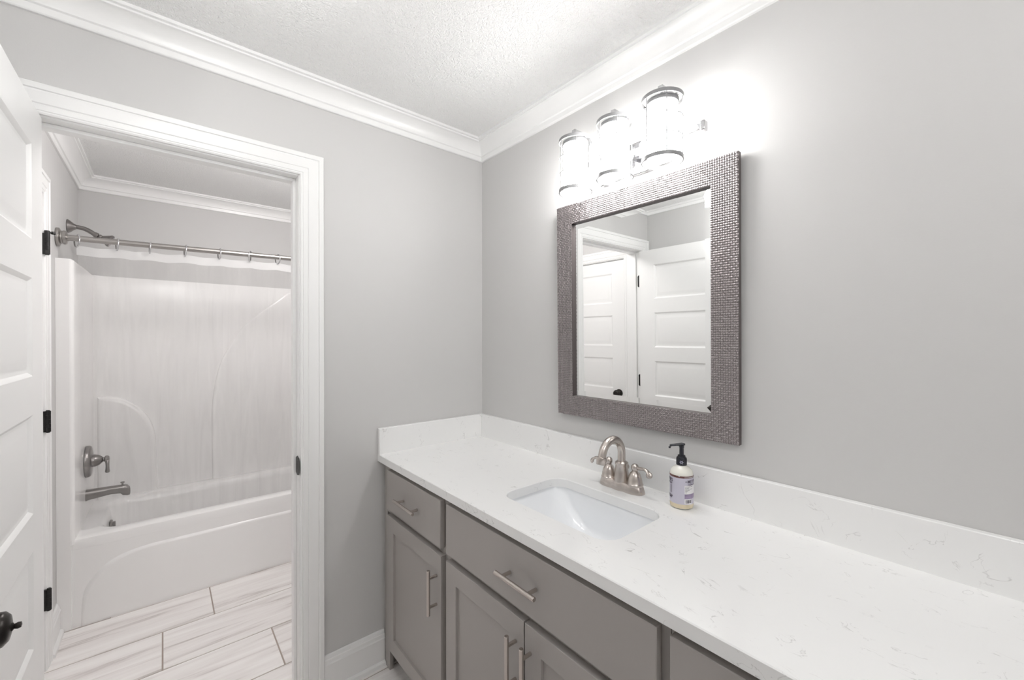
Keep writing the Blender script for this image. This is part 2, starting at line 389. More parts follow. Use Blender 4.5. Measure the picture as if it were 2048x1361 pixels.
# baseboards
bb = [(0, 0), (0.026, 0), (0.0265, 0.006), (0.024, 0.014), (0.017, 0.0185), (0.0135, 0.0195), (0.0135, 0.108), (0.0155, 0.1095), (0.0155, 0.113), (0.0125, 0.117), (0.0115, 0.130), (0.0085, 0.1325), (0.0085, 0.1375), (0.006, 0.145), (0.003, 0.148), (0, 0.148)]
b = MB().sweep(bb, [(0, J1+0.0872, 0), (0, -0.529, 0)], [(1, 0, 0)])
struct(b.build('baseboard_left', M['trim'], smooth=25), 'white baseboard between the doorway and the vanity cabinet', 'baseboard')
b = MB().sweep(bb, [(XT+0.001, YN, 0), (C0-0.0872, YN, 0)], [(0, 1, 0)])
struct(b.build('baseboard_near', M['trim'], smooth=25), 'short white baseboard between the closet door and the bathtub', 'baseboard')
b = MB().sweep(bb, [(XE, YN, 0), (0, YN, 0)], [(0, 1, 0)])
struct(b.build('baseboard_behind', M['trim'], smooth=25), 'white baseboard behind the open door', 'baseboard')
b = MB().sweep(bb, [(XE, 0, 0), (XE, YN, 0)], [(-1, 0, 0)])
struct(b.build('baseboard_end', M['trim'], smooth=25), 'white baseboard on the end wall', 'baseboard')
b = MB().sweep(bb, [(-WT, YR, 0), (XT+0.001, YR, 0)], [(0, -1, 0)])
struct(b.build('baseboard_far', M['trim'], smooth=25), 'white baseboard at the far end of the bath room', 'baseboard')

# ------------------------------------------------------------------ panel doors
def panel_door(W, H, T, z0=0.012):
    """five-panel slab, hinge edge at x=0, faces at y=0 (front) and y=-T"""
    b = MB(); st = 0.118
    tops = [1.915, 1.568, 1.214, 0.862, 0.508]; bots = [1.668, 1.314, 0.958, 0.606, 0.245]
    steps = [(0.0, 0.0), (0.003, 0.0015), (0.010, 0.0075), (0.016, 0.0085), (0.022, 0.0075), (0.040, 0.003), (0.044, 0.0025)]
    for side in (0, 1):
        yy = lambda d: (-d if side == 0 else -T+d)
        def quad(x0, x1, a, c): b.add([(x0, yy(0), a), (x1, yy(0), a), (x1, yy(0), c), (x0, yy(0), c)], [(0, 1, 2, 3)])
        quad(0, st, z0, H); quad(W-st, W, z0, H)
        zs = [z0]+[v for p in zip(reversed(bots), reversed(tops)) for v in p]+[H]
        for k in range(0, len(zs), 2): quad(st, W-st, zs[k], zs[k+1])
        for tz, bz in zip(tops, bots):
            L = [[(st+i, yy(d), bz+i), (W-st-i, yy(d), bz+i), (W-st-i, yy(d), tz-i), (st+i, yy(d), tz-i)] for i, d in steps]
            b.loops(L, False, True)
    b.add([(0, 0, z0), (0, -T, z0), (0, -T, H), (0, 0, H), (W, 0, z0), (W, -T, z0), (W, -T, H), (W, 0, H)],
          [(0, 1, 2, 3), (7, 6, 5, 4), (0, 4, 5, 1), (3, 2, 6, 7)])
    return b
def place(b, f): b.v = [f(*p) for p in b.v]; return b
def knob_prof(): return [(0.0, 0), (0.032, 0), (0.033, 0.004), (0.030, 0.009), (0.016, 0.013), (0.0115, 0.018), (0.0115, 0.024), (0.017, 0.028), (0.026, 0.036), (0.0285, 0.044), (0.0275, 0.050), (0.021, 0.056), (0.010, 0.0585), (0.0, 0.059)]
HZ = (1.811, 1.060, 0.305)
# open door, swung ninety degrees into the vanity room: bath-side face looks to +y
DY = J0+0.041; DX = 0.008; DW = 0.703
d1 = struct(place(panel_door(DW, 2.026, 0.035), lambda x, y, z: (DX+x, DY+y, z)).build('door_1', M['door'], smooth=20), 'white five-panel door standing open beside the near wall', 'door')
for face, ax in ((DY, 'y'), (DY-0.035, '-y')):
    kb = MB().lathe(knob_prof(), (DX+DW-0.062, face, 0.918), ax, 32)
    sg = 1 if ax == 'y' else -1
    k = tag(kb.build('door_knob', M['bronze'], d1, smooth=40), 'dark bronze knob')
    if sg == 1:
        t = MB().lathe([(0.007, 0), (0.007, 0.003), (0.004, 0.005), (0.0055, 0.009), (0.0045, 0.013), (0, 0.014)], (DX+DW-0.062, DY+0.0565, 0.918), 'y', 16); t.build('thumb_turn', M['bronze'], k, smooth=50)
for z in HZ:
    h = MB().cyl((0.0135, J0+0.004, z-0.045), (0.0135, J0+0.004, z+0.045), 0.0065, 16)
    leaf = [(0, -0.045), (0.026, -0.045), (0.034, -0.037), (0.034, 0.037), (0.026, 0.045), (0, 0.045)]
    h.prism([(J0+0.006+p[0], z+p[1]) for p in leaf], DX-0.0015, DX+0.0005, 'x')       # on the door edge
    h.prism([(0.004-p[0], z+p[1]) for p in leaf], J0+0.0005, J0+0.0022, 'y')           # on the jamb
    tag(h.build('hinge', M['black'], d1, smooth=30), 'black hinge')
# closed closet door in the near wall, hinged at the tub side
d2 = struct(place(panel_door(C1-C0-0.006, CH-0.004, 0.035), lambda x, y, z: (C0+0.003+x, YN-0.006+y, z)).build('door_2', M['door'], smooth=20), 'closed white five-panel closet door between doorway and bathtub', 'door')
tag(MB().lathe(knob_prof(), (C1-0.062, YN-0.006, 0.925), 'y', 32).build('door_knob', M['bronze'], d2, smooth=40), 'dark bronze knob')
for i, z in enumerate(HZ):
    yb = YN+0.0195
    h = MB()
    for k in range(5): h.cyl((C0+0.001, yb, z-0.044+k*0.0178), (C0+0.001, yb, z-0.044+k*0.0178+0.0172), 0.0090, 14)
    h.cyl((C0+0.001, yb, z-0.047), (C0+0.001, yb, z+0.048), 0.006, 12)
    h.box(C0+0.001, C0+0.006, YN-0.006, yb, z-0.044, z+0.044)
    h.box(C0-0.004, C0+0.001, YN-0.002, yb, z-0.044, z+0.044)
    hg = tag(h.build('hinge', M['black'], d2, smooth=40), 'black hinge')
    if i == 0:
        s_ = MB().cyl((C0, yb, z+0.050), (C0-0.008, yb+0.012, z+0.050), 0.004, 10).lathe([(0.007, 0), (0.007, 0.010)], (C0-0.008, yb+0.012, z+0.050), (-0.55, 0.83, 0), 14).cyl((C0+0.001, yb, z+0.044), (C0+0.001, yb, z+0.056), 0.0085, 12)
        s_.build('door_stop', M['black'], hg, smooth=40)

# ------------------------------------------------------------------ bathtub with moulded surround
RIM = 0.428
tub = thing('bathtub', 'white one-piece fiberglass bathtub and shower surround seen through the doorway', 'bathtub', (XT-0.35, (YN+YR)/2, 0))
yL, yR_ = YN+0.0006, YR-0.0006
b = MB(); bx0, bx1 = XB+0.003, XT-0.010
ix0, ix1, iy0, iy1 = XB+0.11, XT-0.085, YN+0.125, YR-0.16
L = [rrect(bx0, bx1, yL, yR_, 0.004, RIM-0.05, 8), rrect(bx0, bx1, yL, yR_, 0.006, RIM-0.012, 8), rrect(bx0+0.003, bx1-0.003, yL+.003, yR_-.003, 0.008, RIM-0.004, 8), rrect(bx0+0.012, bx1-0.012, yL+.012, yR_-.012, 0.012, RIM, 8)]
for d, z, r in ((0.0, RIM-0.001, 0.10), (0.012, RIM-0.004, 0.10), (0.022, RIM-0.014, 0.10), (0.030, RIM-0.04, 0.11), (0.055, 0.22, 0.12), (0.075, 0.13, 0.13), (0.10, 0.10, 0.13), (0.14, 0.088, 0.12)):
    L.append(rrect(ix0+d, ix1-d*0.7, iy0+d, iy1-d*1.6, r, z, 8))
b.loops(L, False, True)
b.box(XT-0.06, XT-0.010, yL, yR_, 0.0, RIM-0.0502)
b.build('tub', M['fiberglass'], tub, smooth=35)
# apron panel raised below a swept line
ay0, ay1 = YN+0.10, YR-0.10
arc_l = [Vector((p[0], p[1], 0)) for p in ((-1.572, 0.0), (-1.563, 0.152), (-1.53, 0.222), (-1.49, 0.266), (-1.44, 0.295), (-1.38, 0.312), (-1.31, 0.320))]
pl = [(p.x, p.y) for p in spline(arc_l, 5)]; yc = (YN+YR)/2
poly = pl+[(2*yc-q[0], q[1]) for q in reversed(pl)]
b = MB()
def inset(poly, d): return [(y+(d if y < yc else -d)*(0.4 if abs(y-yc) < 0.5 else 1), z-(d if z > 0.001 else 0)) for y, z in poly]
b.loops([[(XT-0.011, y, z) for y, z in inset(poly, -0.004)], [(XT-0.006, y, z) for y, z in inset(poly, 0.001)], [(XT-0.001, y, z) for y, z in inset(poly, 0.007)], [(XT, y, z) for y, z in inset(poly, 0.012)]])
b.build('apron_panel', M['fiberglass'], tub, smooth=50)
# U-shaped surround standing on the rim
TOPZ = 1.796
def uplan(ins=0.0):
    pts = [(XT, yL), (XT, YN+0.046-ins)]
    for k in range(7): a = math.radians(90*k/6); pts.append((XT-0.022+0.022*math.cos(a), YN+0.046-ins+0.016*math.sin(a)))
    pts += [(-1.40, YN+0.066-ins), (XB+0.10, YN+0.070-ins)]
    for k in range(1, 8): a = math.radians(90*k/8); pts.append((XB+0.10-0.065*math.sin(a), YN+0.135-ins-0.065*math.cos(a)))
    pts.append((XB+0.035, YN+0.135))
    return pts
half = uplan()
other = [(x, 2*yc-y) for x, y in reversed(half)]
inner = half+other
outer = [(XT, yL)]+[(XB+0.002, yL)]+[(XB+0.002, yR_)]+[(XT, yR_)]
b = MB(); n = len(inner)
vs = [(x, y, RIM-0.02) for x, y in inner]+[(x, y, TOPZ-0.006) for x, y in inner]
fs = [(i, i+1, n+i+1, n+i) for i in range(n-1)]
b.add(vs, fs)
# top ledge back to the walls
lo = []
for x, y in inner:
    if x > XB+0.05: lo.append((x, yL if y < yc else yR_))
    else: lo.append((XB+0.002, y))
b.add([(x, y, TOPZ-0.006) for x, y in inner]+[(x*0.997+q[0]*0.003, y*0.9+q[1]*0.1, TOPZ) for (x, y), q in zip(inner, lo)]+[(x, y, TOPZ) for x, y in lo],
      [(i, i+1, n+i+1, n+i) for i in range(n-1)]+[(n+i, n+i+1, 2*n+i+1, 2*n+i) for i in range(n-1)])
# front flanges down to the floor beside the apron
for yy, sg in ((yL, 1), (yR_, -1)): b.box(XT-0.012, XT-0.0005, yy, yy+sg*0.05, 0, RIM)
b.build('surround', M['fiberglass'], tub, smooth=40)
# moulded relief on the long wall: low rounded shelf block at the left, swept panel at the right
XI = XB+0.036
def relief(poly, depth, soft, name):
    c = (sum(p[0] for p in poly)/len(poly), sum(p[1] for p in poly)/len(poly))
    b = MB(); P = [Vector((p[0], p[1], 0)) for p in poly]; n = len(P); N = []
    for i in range(n):
        t1 = (P[i]-P[i-1]).normalized(); t2 = (P[(i+1) % n]-P[i]).normalized()
        n1 = Vector((t1.y, -t1.x, 0)); n2 = Vector((t2.y, -t2.x, 0)); N.append((n1+n2)/max(0.35, 1+n1.dot(n2)))
    area = sum(P[i-1].x*P[i].y-P[i].x*P[i-1].y for i in range(n))
    sg = -1 if area > 0 else 1
    L = []
    for k in range(7):
        a = math.radians(90*k/6); d = soft*(1-math.cos(a)); h = depth*math.sin(a)
        L.append([(XI-0.004+h+0.004*(k > 0), (P[i]+N[i]*sg*d).x, (P[i]+N[i]*sg*d).y) for i in range(n)])
    b.loops(L, False, False); e_ = L[-1]; b.add(e_+[(e_[0][0], sum(p[1] for p in e_)/n, sum(p[2] for p in e_)/n)], [(i, (i+1) % n, n) for i in range(n)])
    b.build(name, M['fiberglass'], tub, smooth=30)
la = [p for p in spline([(-1.292, 0.395, 0), (-1.296, 0.62, 0), (-1.302, 0.78, 0), (-1.335, 0.90, 0), (-1.40, 0.99, 0), (-1.48, 1.042, 0), (-1.575, 1.056, 0)], 5) if p.x > -1.54 or p.x < -1.574]
relief([(-1.575, 0.395)]+[(p.x, p.y) for p in la], 0.038, 0.026, 'shelf_block')
ra = spline([(-1.000, 0.395, 0), (-1.002, 0.70, 0), (-0.998, 0.98, 0), (-0.955, 1.225, 0), (-0.875, 1.40, 0), (-0.79, 1.525, 0), (-0.575, 1.722, 0), (-0.50, 1.775, 0)], 5)[:-2]
relief([(p.x, p.y) for p in ra]+[(-0.24, 1.775), (-0.24, 0.395)], 0.012, 0.014, 'swept_panel')
# overflow drain
ov = MB().lathe([(0, 0), (0.037, 0), (0.038, 0.004), (0.034, 0.010), (0.0, 0.012)], (XB+0.36, iy0+0.036, 0.345), 'y', 28).box(XB+0.355, XB+0.365, iy0+0.046, iy0+0.058, 0.335, 0.37)
tag(ov.build('overflow_plate', M['nickel_dark'], tub, smooth=40), 'brushed nickel overflow plate')

# ------------------------------------------------------------------ tub and shower fittings
XF = -1.50; YW = YN+0.0655
v = thing('shower_valve', 'round brushed nickel shower control with a lever above the tub spout', 'shower control', (XF, YW, 0.72))
b = MB().lathe([(0, 0), (0.083, 0), (0.086, 0.004), (0.085, 0.016), (0.080, 0.022), (0.070, 0.025), (0.045, 0.026), (0.0, 0.027)], (XF, YW, 0.735), 'y', 48)
b.build('escutcheon', M['nickel_dark'], v, smooth=35)
b = MB().lathe([(0.034, 0.020), (0.034, 0.036), (0.029, 0.052), (0.019, 0.064), (0.012, 0.070), (0.012, 0.074), (0.020, 0.079), (0.020, 0.088), (0.014, 0.094), (0.0, 0.096)], (XF, YW, 0.735), 'y', 28)
hb = b.build('handle', M['nickel_dark'], v, smooth=40)
b = MB().tube([(XF, YW+0.083, 0.735), (XF+0.012, YW+0.087, 0.727), (XF+0.018, YW+0.088, 0.700), (XF+0.020, YW+0.088, 0.675)], [0.012, 0.009, 0.0075, 0.009], 14).lathe([(0.0, -0.011), (0.008, -0.008), (0.0105, 0), (0.008, 0.008), (0.0, 0.011)], (XF+0.020, YW+0.088, 0.672), 'z', 16)
b.build('lever', M['nickel_dark'], hb, smooth=50)
t = thing('tub_spout', 'brushed nickel tub spout with a small diverter knob', 'spout', (XF, YW, 0.55))
L = []
for yy, hx, z0_, z1_ in ((0.0, 0.030, 0.520, 0.580), (0.006, 0.030, 0.520, 0.580), (0.010, 0.028, 0.523, 0.579), (0.10, 0.025, 0.535, 0.578), (0.140, 0.024, 0.530, 0.577), (0.150, 0.024, 0.518, 0.576), (0.168, 0.023, 0.512, 0.572), (0.178, 0.020, 0.514, 0.560), (0.181, 0.014, 0.520, 0.545)):
    c = (z0_+z1_)/2; hz = (z1_-z0_)/2
    L.append([(XF+hx*math.copysign(abs(math.cos(a))**0.7, math.cos(a)), YW+yy, c+hz*math.copysign(abs(math.sin(a))**0.7, math.sin(a))) for a in [2*math.pi*k/24 for k in range(24)]])
MB().loops(L).build('spout_body', M['nickel_dark'], t, smooth=45)
MB().lathe([(0.0045, -0.002), (0.0045, 0.010), (0.009, 0.012), (0.009, 0.018), (0.0, 0.020)], (XF, YW+0.148, 0.575), 'z', 16).build('diverter_knob', M['nickel_dark'], t, smooth=40)
sh = thing('wall_shower', 'brushed nickel shower arm and head above the curtain rod', 'shower head', (XF, YN, 2.015))
MB().lathe([(0, 0), (0.036, 0), (0.037, 0.004), (0.030, 0.014), (0.018, 0.026), (0.013, 0.034), (0.0, 0.034)], (XF, YN, 2.015), 'y', 32).build('flange', M['nickel_dark'], sh, smooth=40)
arm = spline([(XF, YN+0.02, 2.015), (XF, YN+0.045, 2.0148), (XF, YN+0.068, 2.010), (XF, YN+0.090, 1.998), (XF, YN+0.108, 1.984)], 6)
MB().tube(arm, 0.0115, 16).build('arm', M['nickel_dark'], sh, smooth=60)
d_ = Vector((0, 0.90, -0.40)).normalized(); p0 = Vector((XF, YN+0.105, 1.986))
MB().lathe([(0.014, 0), (0.015, 0.006), (0.014, 0.014), (0.008, 0.017), (0.013, 0.020), (0.0135, 0.025), (0.010, 0.030), (0.013, 0.034), (0.030, 0.058), (0.034, 0.063), (0.034, 0.071), (0.031, 0.074), (0.0, 0.074)], p0, d_, 28).build('head', M['nickel_dark'], sh, smooth=35)

# ------------------------------------------------------------------ curtain rod, rings and clear liner
XR = -1.200; ZR0, ZR1 = 1.902, 1.922
def zrod(y): return ZR0+(ZR1-ZR0)*(y-YN)/1.0 if y < -0.655 else ZR1
rd = thing('curtain_rod', 'brushed nickel shower curtain rod across the front of the bathtub', 'curtain rod', (XR, YN, ZR0))
ys = [YN+0.03+i*(YR-YN-0.06)/24 for i in range(25)]
M['rod_metal'] = mat('satin_rod_metal', (0.42, 0.40, 0.385), 0.3, 1.0)
MB().tube([(XR, y, zrod(y)) for y in ys], 0.0145, 20).build('rod', M['rod_metal'], rd, smooth=60)
for yy, ax, zz in ((YN, 'y', ZR0), (YR, '-y', ZR1)):
    MB().lathe([(0, 0), (0.042, 0), (0.045, 0.004), (0.044, 0.012), (0.031, 0.017), (0.030, 0.022), (0.033, 0.024), (0.033, 0.034), (0.029, 0.037), (0.0165, 0.038), (0.016, 0.042)], (XR, yy, zz), ax, 32).build('rod_flange', M['rod_metal'], rd, smooth=35)
ring_ys = [-1.584, -1.440, -1.313, -1.165, -1.009, -0.858, -0.709, -0.57, -0.43, -0.30]
words = ['leftmost curtain ring, open beside the rod flange', 'second curtain ring from the rod flange, below the shower head', 'third curtain ring from the rod flange', 'fourth curtain ring from the rod flange, midway along the rod', 'fifth curtain ring from the rod flange', 'sixth curtain ring from the rod flange', 'last curtain ring before the right door jamb']
def ring_mesh():
    b = MB(); pts = []
    for k in range(26):
        a = math.radians(108-k*13.2); pts.append((0.0035*math.sin(a*0.5), 0.023*math.cos(a), -0.012+0.031*math.sin(a)))
    pts = [(p[1]*0.9, p[0], p[2]) for p in pts]
    return b.tube(pts, 0.0032, 10)
ring0 = None
for i, y in enumerate(ring_ys[:7]):
    if ring0 is None:
        ring0 = ring_mesh().build('curtain_ring', M['chrome'], smooth=60); o = ring0
    else:
        o = ring0.copy(); COL.objects.link(o)
    o.location = (XR, y, zrod(y)); o.rotation_euler = (0, 0, random.uniform(-0.5, 0.5))
    tag(o, 'chrome '+words[i], 'curtain ring', 'chrome rings on the shower curtain rod')
cu = thing('shower_curtain', 'clear vinyl shower liner with a white top band hanging inside the tub', 'shower curtain', (XR, YN, 0.3))
ZB = 0.30
def curtain_pt(u, t):
    """u: along the rod from left edge, t: 0 top .. 1 bottom"""
    y = -1.588+u*1.29
    top = zrod(y)-0.037
    sag = 0.0
    for a, c in zip(ring_ys[:-1], ring_ys[1:]):
        if a <= y <= c: q = (y-a)/(c-a); sag = 0.006*math.sin(math.pi*q)**2
    z = (top-sag)*(1-t)+ZB*t
    amp = 0.0045+0.012*t
    xx = XR-0.005-0.115*max(0.0, min(t*1.15, 1))**1.1
    xx += amp*math.sin(u*41+0.6*math.sin(u*9+t*2))+(0.001+0.005*t)*math.sin(u*97+1.3*t*3+2)+0.004*math.sin(u*23-t*7)
    y += 0.006*math.sin(u*60+t*4)
    return (xx, y, z)
def curtain_part(t0, t1, nu, nv):
    b = MB(); vs = [curtain_pt(i/nu, t0+(t1-t0)*j/nv) for j in range(nv+1) for i in range(nu+1)]
    fs = [(j*(nu+1)+i, j*(nu+1)+i+1, (j+1)*(nu+1)+i+1, (j+1)*(nu+1)+i) for j in range(nv) for i in range(nu)]
    return b.add(vs, fs)
TB = 0.042/1.55
o = curtain_part(TB, 1, 150, 40).build('clear_sheet', M['vinyl'], cu, smooth=80); tag(o, 'clear vinyl sheet')
o = curtain_part(-0.001, TB, 150, 3).build('top_band', M['vinyl_band'], cu, smooth=80); tag(o, 'white reinforced top band')

# ------------------------------------------------------------------ vanity cabinets
FF = -0.528            # face frame front
DF = -0.549            # door and drawer fronts
ZU = CT-0.030          # underside of the top
GROUP = 'grey vanity cabinet units'
def front(x0, x1, z0, z1): return MB().box(x0, x1, DF, FF-0.0005, z0, z1)
def shaker(x0, x1, z0, z1, st=0.059):
    b = MB(); d = 0.009
    yo = DF
    def q(a, c, e, g): b.add([(a, yo, e), (c, yo, e), (c, yo, g), (a, yo, g)], [(0, 1, 2, 3)])
    L = [[(x0+i, y, z0+i), (x1-i, y, z0+i), (x1-i, y, z1-i), (x0+i, y, z1-i)] for i, y in ((0, FF-0.0005), (0, DF+0.001), (0.001, DF), (st, DF), (st+0.0006, DF+0.0006), (st+0.001, DF+d))]
    b.loops(L); return b
def pull(c, L, horiz=True):
    """bar pull: bar on two posts, c = centre on the front plane"""
    b = MB(); x, z = c; off = 0.032; p = L*0.5-0.027
    if horiz:
        b.cyl((x-L/2, DF-off, z), (x+L/2, DF-off, z), 0.006, 20)
        for s in (-p, p): b.cyl((x+s, DF, z), (x+s, DF-off, z), 0.005, 14)
    else:
        b.cyl((x, DF-off, z-L/2), (x, DF-off, z+L/2), 0.006, 20)
        for s in (-p, p): b.cyl((x, DF, z+s), (x, DF-off, z+s), 0.005, 14)
    return b
def cabinet(x0, x1, label, drawers, doors, foot):
    t = thing('vanity_cabinet', label, 'cabinet', ((x0+x1)/2, -0.27, 0), GROUP)
    b = MB().box(x0, x0+0.016, -0.510, -0.004, 0.10, ZU).box(x1-0.016, x1, -0.510, -0.004, 0.10, ZU).box(x0+0.016, x1-0.016, -0.510, -0.004, 0.10, 0.116).box(x0+0.016, x1-0.016, -0.012, -0.004, 0.116, ZU)
    b.build('carcass', M['cabinet'], t)
    b = MB(); lf, rt = (0.065 if foot else 0.028), 0.028
    y0, y1 = FF, -0.5105
    b.box(x0, x0+0.028, y0, y1, 0.0 if foot else 0.10, ZU).box(x1-rt, x1, y0, y1, 0.10, ZU)
    b.box(x0+0.028, x1-rt, y0, y1, ZU-0.045, ZU).box(x0+0.028, x1-rt, y0, y1, 0.10, 0.150).box(x0+0.028, x1-rt, y0, y1, 0.672, 0.712)
    if foot: b.box(x0+0.028, x0+0.048, y0, y1, 0.0, 0.10).box(x0+0.0, x0+0.016, y1, -0.45, 0, 0.10)
    b.build('face_frame', M['cabinet'], t, bevel=0.001)
    MB().box(x0, x1, -0.462, -0.448, 0.0, 0.10).build('toe_kick', M['toe'], t)
    for (a, c, e, g, hc, hl) in drawers:
        d = front(a, c, e, g).build('drawer', M['cabinet'], t, bevel=0.002)
        tag(pull(hc, hl).build('drawer_pull', M['nickel'], d, bevel=0.0008, smooth=40), 'brushed nickel bar pull')
    for (a, c, e, g, hc, hl) in doors:
        d = shaker(a, c, e, g).build('door', M['cabinet'], t, bevel=0.0008)
        tag(pull(hc, hl, False).build('door_pull', M['nickel'], d, bevel=0.0008, smooth=40), 'brushed nickel bar pull')
    return t
ZD1, ZD0 = 0.864, 0.700
DO1, DO0 = 0.677, 0.120
cabinet(0.014, 0.5345, 'narrow grey vanity cabinet with one drawer and one door against the doorway wall', [(0.083, 0.517, ZD0, ZD1, (0.297, 0.781), 0.165)], [(0.083, 0.521, DO0, DO1, (0.494, 0.553), 0.152)], True)
cabinet(0.5355, 1.3365, 'wide grey sink cabinet with a full-width false drawer over two doors', [(0.554, 1.318, ZD0, ZD1, (0.937, 0.783), 0.155)], [(0.554, 0.9395, DO0, DO1, (0.909, 0.560), 0.155), (0.9445, 1.327, DO0, DO1, (0.967, 0.560), 0.155)], False)
cabinet(1.3375, 1.862, 'grey vanity cabinet right of the sink cabinet, only a drawer corner showing', [(1.3445, 1.84, ZD0, ZD1, (1.592, 0.781), 0.165)], [(1.3445, 1.84, DO0, DO1, (1.373, 0.553), 0.152)], False)
# filler strip at the wall
tag(MB().box(0.001, 0.0135, -0.519, -0.505, 0.0, ZU).build('filler_strip', M['cabinet']), 'thin grey filler strip between the vanity cabinet and the doorway wall', 'filler strip')

# ------------------------------------------------------------------ counter top with sink cut-out
CX1 = 1.885
ct = thing('countertop', 'white veined quartz vanity top with an undermount sink cut-out', 'countertop', (0.93, -0.28, ZU))
SX0, SX1, SY0, SY1, SR = 0.702, 1.124, -0.437, -0.172, 0.052
hole = rrect(SX0, SX1, SY0, SY1, SR, 0, 8)
b = MB(); ox0, ox1, oy0, oy1 = 0.002, CX1, CY, -0.001
m = len(hole); e = 0.0022
def ring_out(ins):
    # outer loop matched vertex for vertex to the hole loop: project each hole vertex to its own side of the slab
    out = []
    k = 9
    corners = [(ox1-ins, oy1-ins), (ox0+ins, oy1-ins), (ox0+ins, oy0+ins), (ox1-ins, oy0+ins)]
    for q in range(4): out += [corners[q]]*k
    return out
def slab():
    bm = bmesh.new()
    def lay(z, hin, oin):
        h = [bm.verts.new((SX0+SX1-0 and x, y, z)) for x, y, _ in rrect(SX0-hin, SX1+hin, SY0-hin, SY1+hin, SR+hin, 0, 8)]
        o = [bm.verts.new((x, y, z)) for x, y in ((ox1-oin, oy1-oin), (ox0+oin, oy1-oin), (ox0+oin, oy0+oin), (ox1-oin, oy0+oin))]
        return h, o
    hT, oT = lay(CT, e, e); hM, oM = lay(CT-e, 0, 0); hB, oB = lay(ZU, 0, 0)
    def fan(h, o):
        for q in range(4):
            for k in range(8): bm.faces.new((h[q*9+k], h[q*9+k+1], o[q]))
            bm.faces.new((h[q*9+8], h[((q+1)*9) % 36], o[(q+1) % 4], o[q]))
    fan(hT, oT); fan(hB, oB)
    for A, B in ((hT, hM), (hM, hB), (oT, oM), (oM, oB)):
        for i in range(len(A)): j = (i+1) % len(A); bm.faces.new((A[i], A[j], B[j], B[i]))
    bmesh.ops.recalc_face_normals(bm, faces=bm.faces)
    me = bpy.data.meshes.new('slab')
    off = Vector(ORIGIN[ct.name])
    for v in bm.verts: v.co -= off
    bm.to_mesh(me); bm.free(); me.materials.append(M['quartz'])
    for p in me.polygons: p.use_smooth = True
    me.set_sharp_from_angle(angle=math.radians(30))
    o = bpy.data.objects.new('slab', me); COL.objects.link(o); o.parent = ct
slab()
BSZ = 1.0255
MB().box(0.0212, CX1, -0.0205, -0.001, CT-0.004, BSZ).build('backsplash', M['quartz'], ct, bevel=0.002)
MB().box(0.001, 0.021, CY+0.0005, -0.001, CT-0.004, BSZ).build('side_splash', M['quartz'], ct, bevel=0.002)

# sink
sk = thing('sink', 'white rectangular undermount porcelain sink set in the quartz top', 'sink', ((SX0+SX1)/2, (SY0+SY1)/2, ZU-0.15))
b = MB(); L = []
def lp(gx0, gx1, gy0, gy1, r, z): return rrect(SX0-0.006+gx0, SX1+0.006-gx1, SY0-0.006+gy0, SY1+0.006-gy1, r, z, 8)
L = [lp(-0.02, -0.02, -0.02, -0.02, 0.07, ZU-0.012), lp(-0.02, -0.02, -0.02, -0.02, 0.07, ZU-0.0005), lp(0, 0, 0, 0, 0.056, ZU-0.0005), lp(0.003, 0.003, 0.003, 0.003, 0.056, ZU-0.008),
     lp(0.010, 0.010, 0.007, 0.006, 0.050, ZU-0.016), lp(0.057, 0.052, 0.014, 0.012, 0.040, ZU-0.058), lp(0.105, 0.095, 0.020, 0.016, 0.036, ZU-0.093), lp(0.130, 0.118, 0.024, 0.020, 0.036, ZU-0.107), lp(0.160, 0.145, 0.032, 0.026, 0.038, ZU-0.116), lp(0.190, 0.175, 0.050, 0.045, 0.03, ZU-0.120)]
NI = len(L)
L += [lp(0.18, 0.165, 0.04, 0.035, 0.03, ZU-0.132), lp(0.10, 0.09, 0.012, 0.008, 0.04, ZU-0.110), lp(0.0, 0.0, 0.0, 0.0, 0.05, ZU-0.045)]
b.loops(L+[L[0]], False, False)
# close the loop: floor disc
b.loops([L[NI-1]], True, False); b.loops([L[NI]], False, True)
b.build('basin', M['porcelain'], sk, smooth=60)
dc = ((SX0+SX1)/2-0.015, (SY0+SY1)/2, ZU-0.120)
tag(MB().lathe([(0, 0), (0.030, 0), (0.032, 0.002), (0.027, 0.004), (0.020, 0.003), (0.018, 0.006), (0.0, 0.007)], dc, 'z', 28).build('drain', M['nickel'], sk, smooth=40), 'brushed nickel drain')

# ------------------------------------------------------------------ faucet
FX, FY, FZ = 0.921, -0.096, CT
fc = thing('faucet', 'brushed nickel two-handle bathroom faucet with a high arched spout behind the sink', 'faucet', (FX, FY, FZ))
def base_loop(s, z, n=64):
    out = []
    for k in range(n):
        a = 2*math.pi*k/n; c, q = math.cos(a), math.sin(a)
        # capsule with a waisted middle
        x = 0.083*s*math.copysign(abs(c)**0.75, c); wid = 0.0295*s-0.0045*math.exp(-((abs(x)-0.024)/0.012)**2)
        y = wid*math.copysign(abs(q)**0.72, q)
        out.append((FX+x, FY+y, z))
    return out
MB().loops([base_loop(1.0, FZ), base_loop(1.0, FZ+0.004), base_loop(0.975, FZ+0.012), base_loop(0.93, FZ+0.022), base_loop(0.88, FZ+0.026), base_loop(0.80, FZ+0.028)]).build('base_plate', M['nickel'], fc, smooth=50)
b = MB().lathe([(0.0265, 0.022), (0.026, 0.030), (0.0225, 0.055), (0.0195, 0.078), (0.0215, 0.081), (0.0215, 0.087), (0.0165, 0.091), (0.0145, 0.092)], (FX, FY, FZ), 'z', 32)
arc = [Vector((FX, FY, FZ+0.085)), Vector((FX, FY, FZ+0.112))]
R = 0.052; cz = FZ+0.117
for k in range(0, 21):
    a = math.radians(k*8.4); arc.append(Vector((FX, FY-R+R*math.cos(a), cz+R*math.sin(a))))
last = arc[-1]; d = (arc[-1]-arc[-2]).normalized(); arc += [last+d*0.005, last+d*0.010]
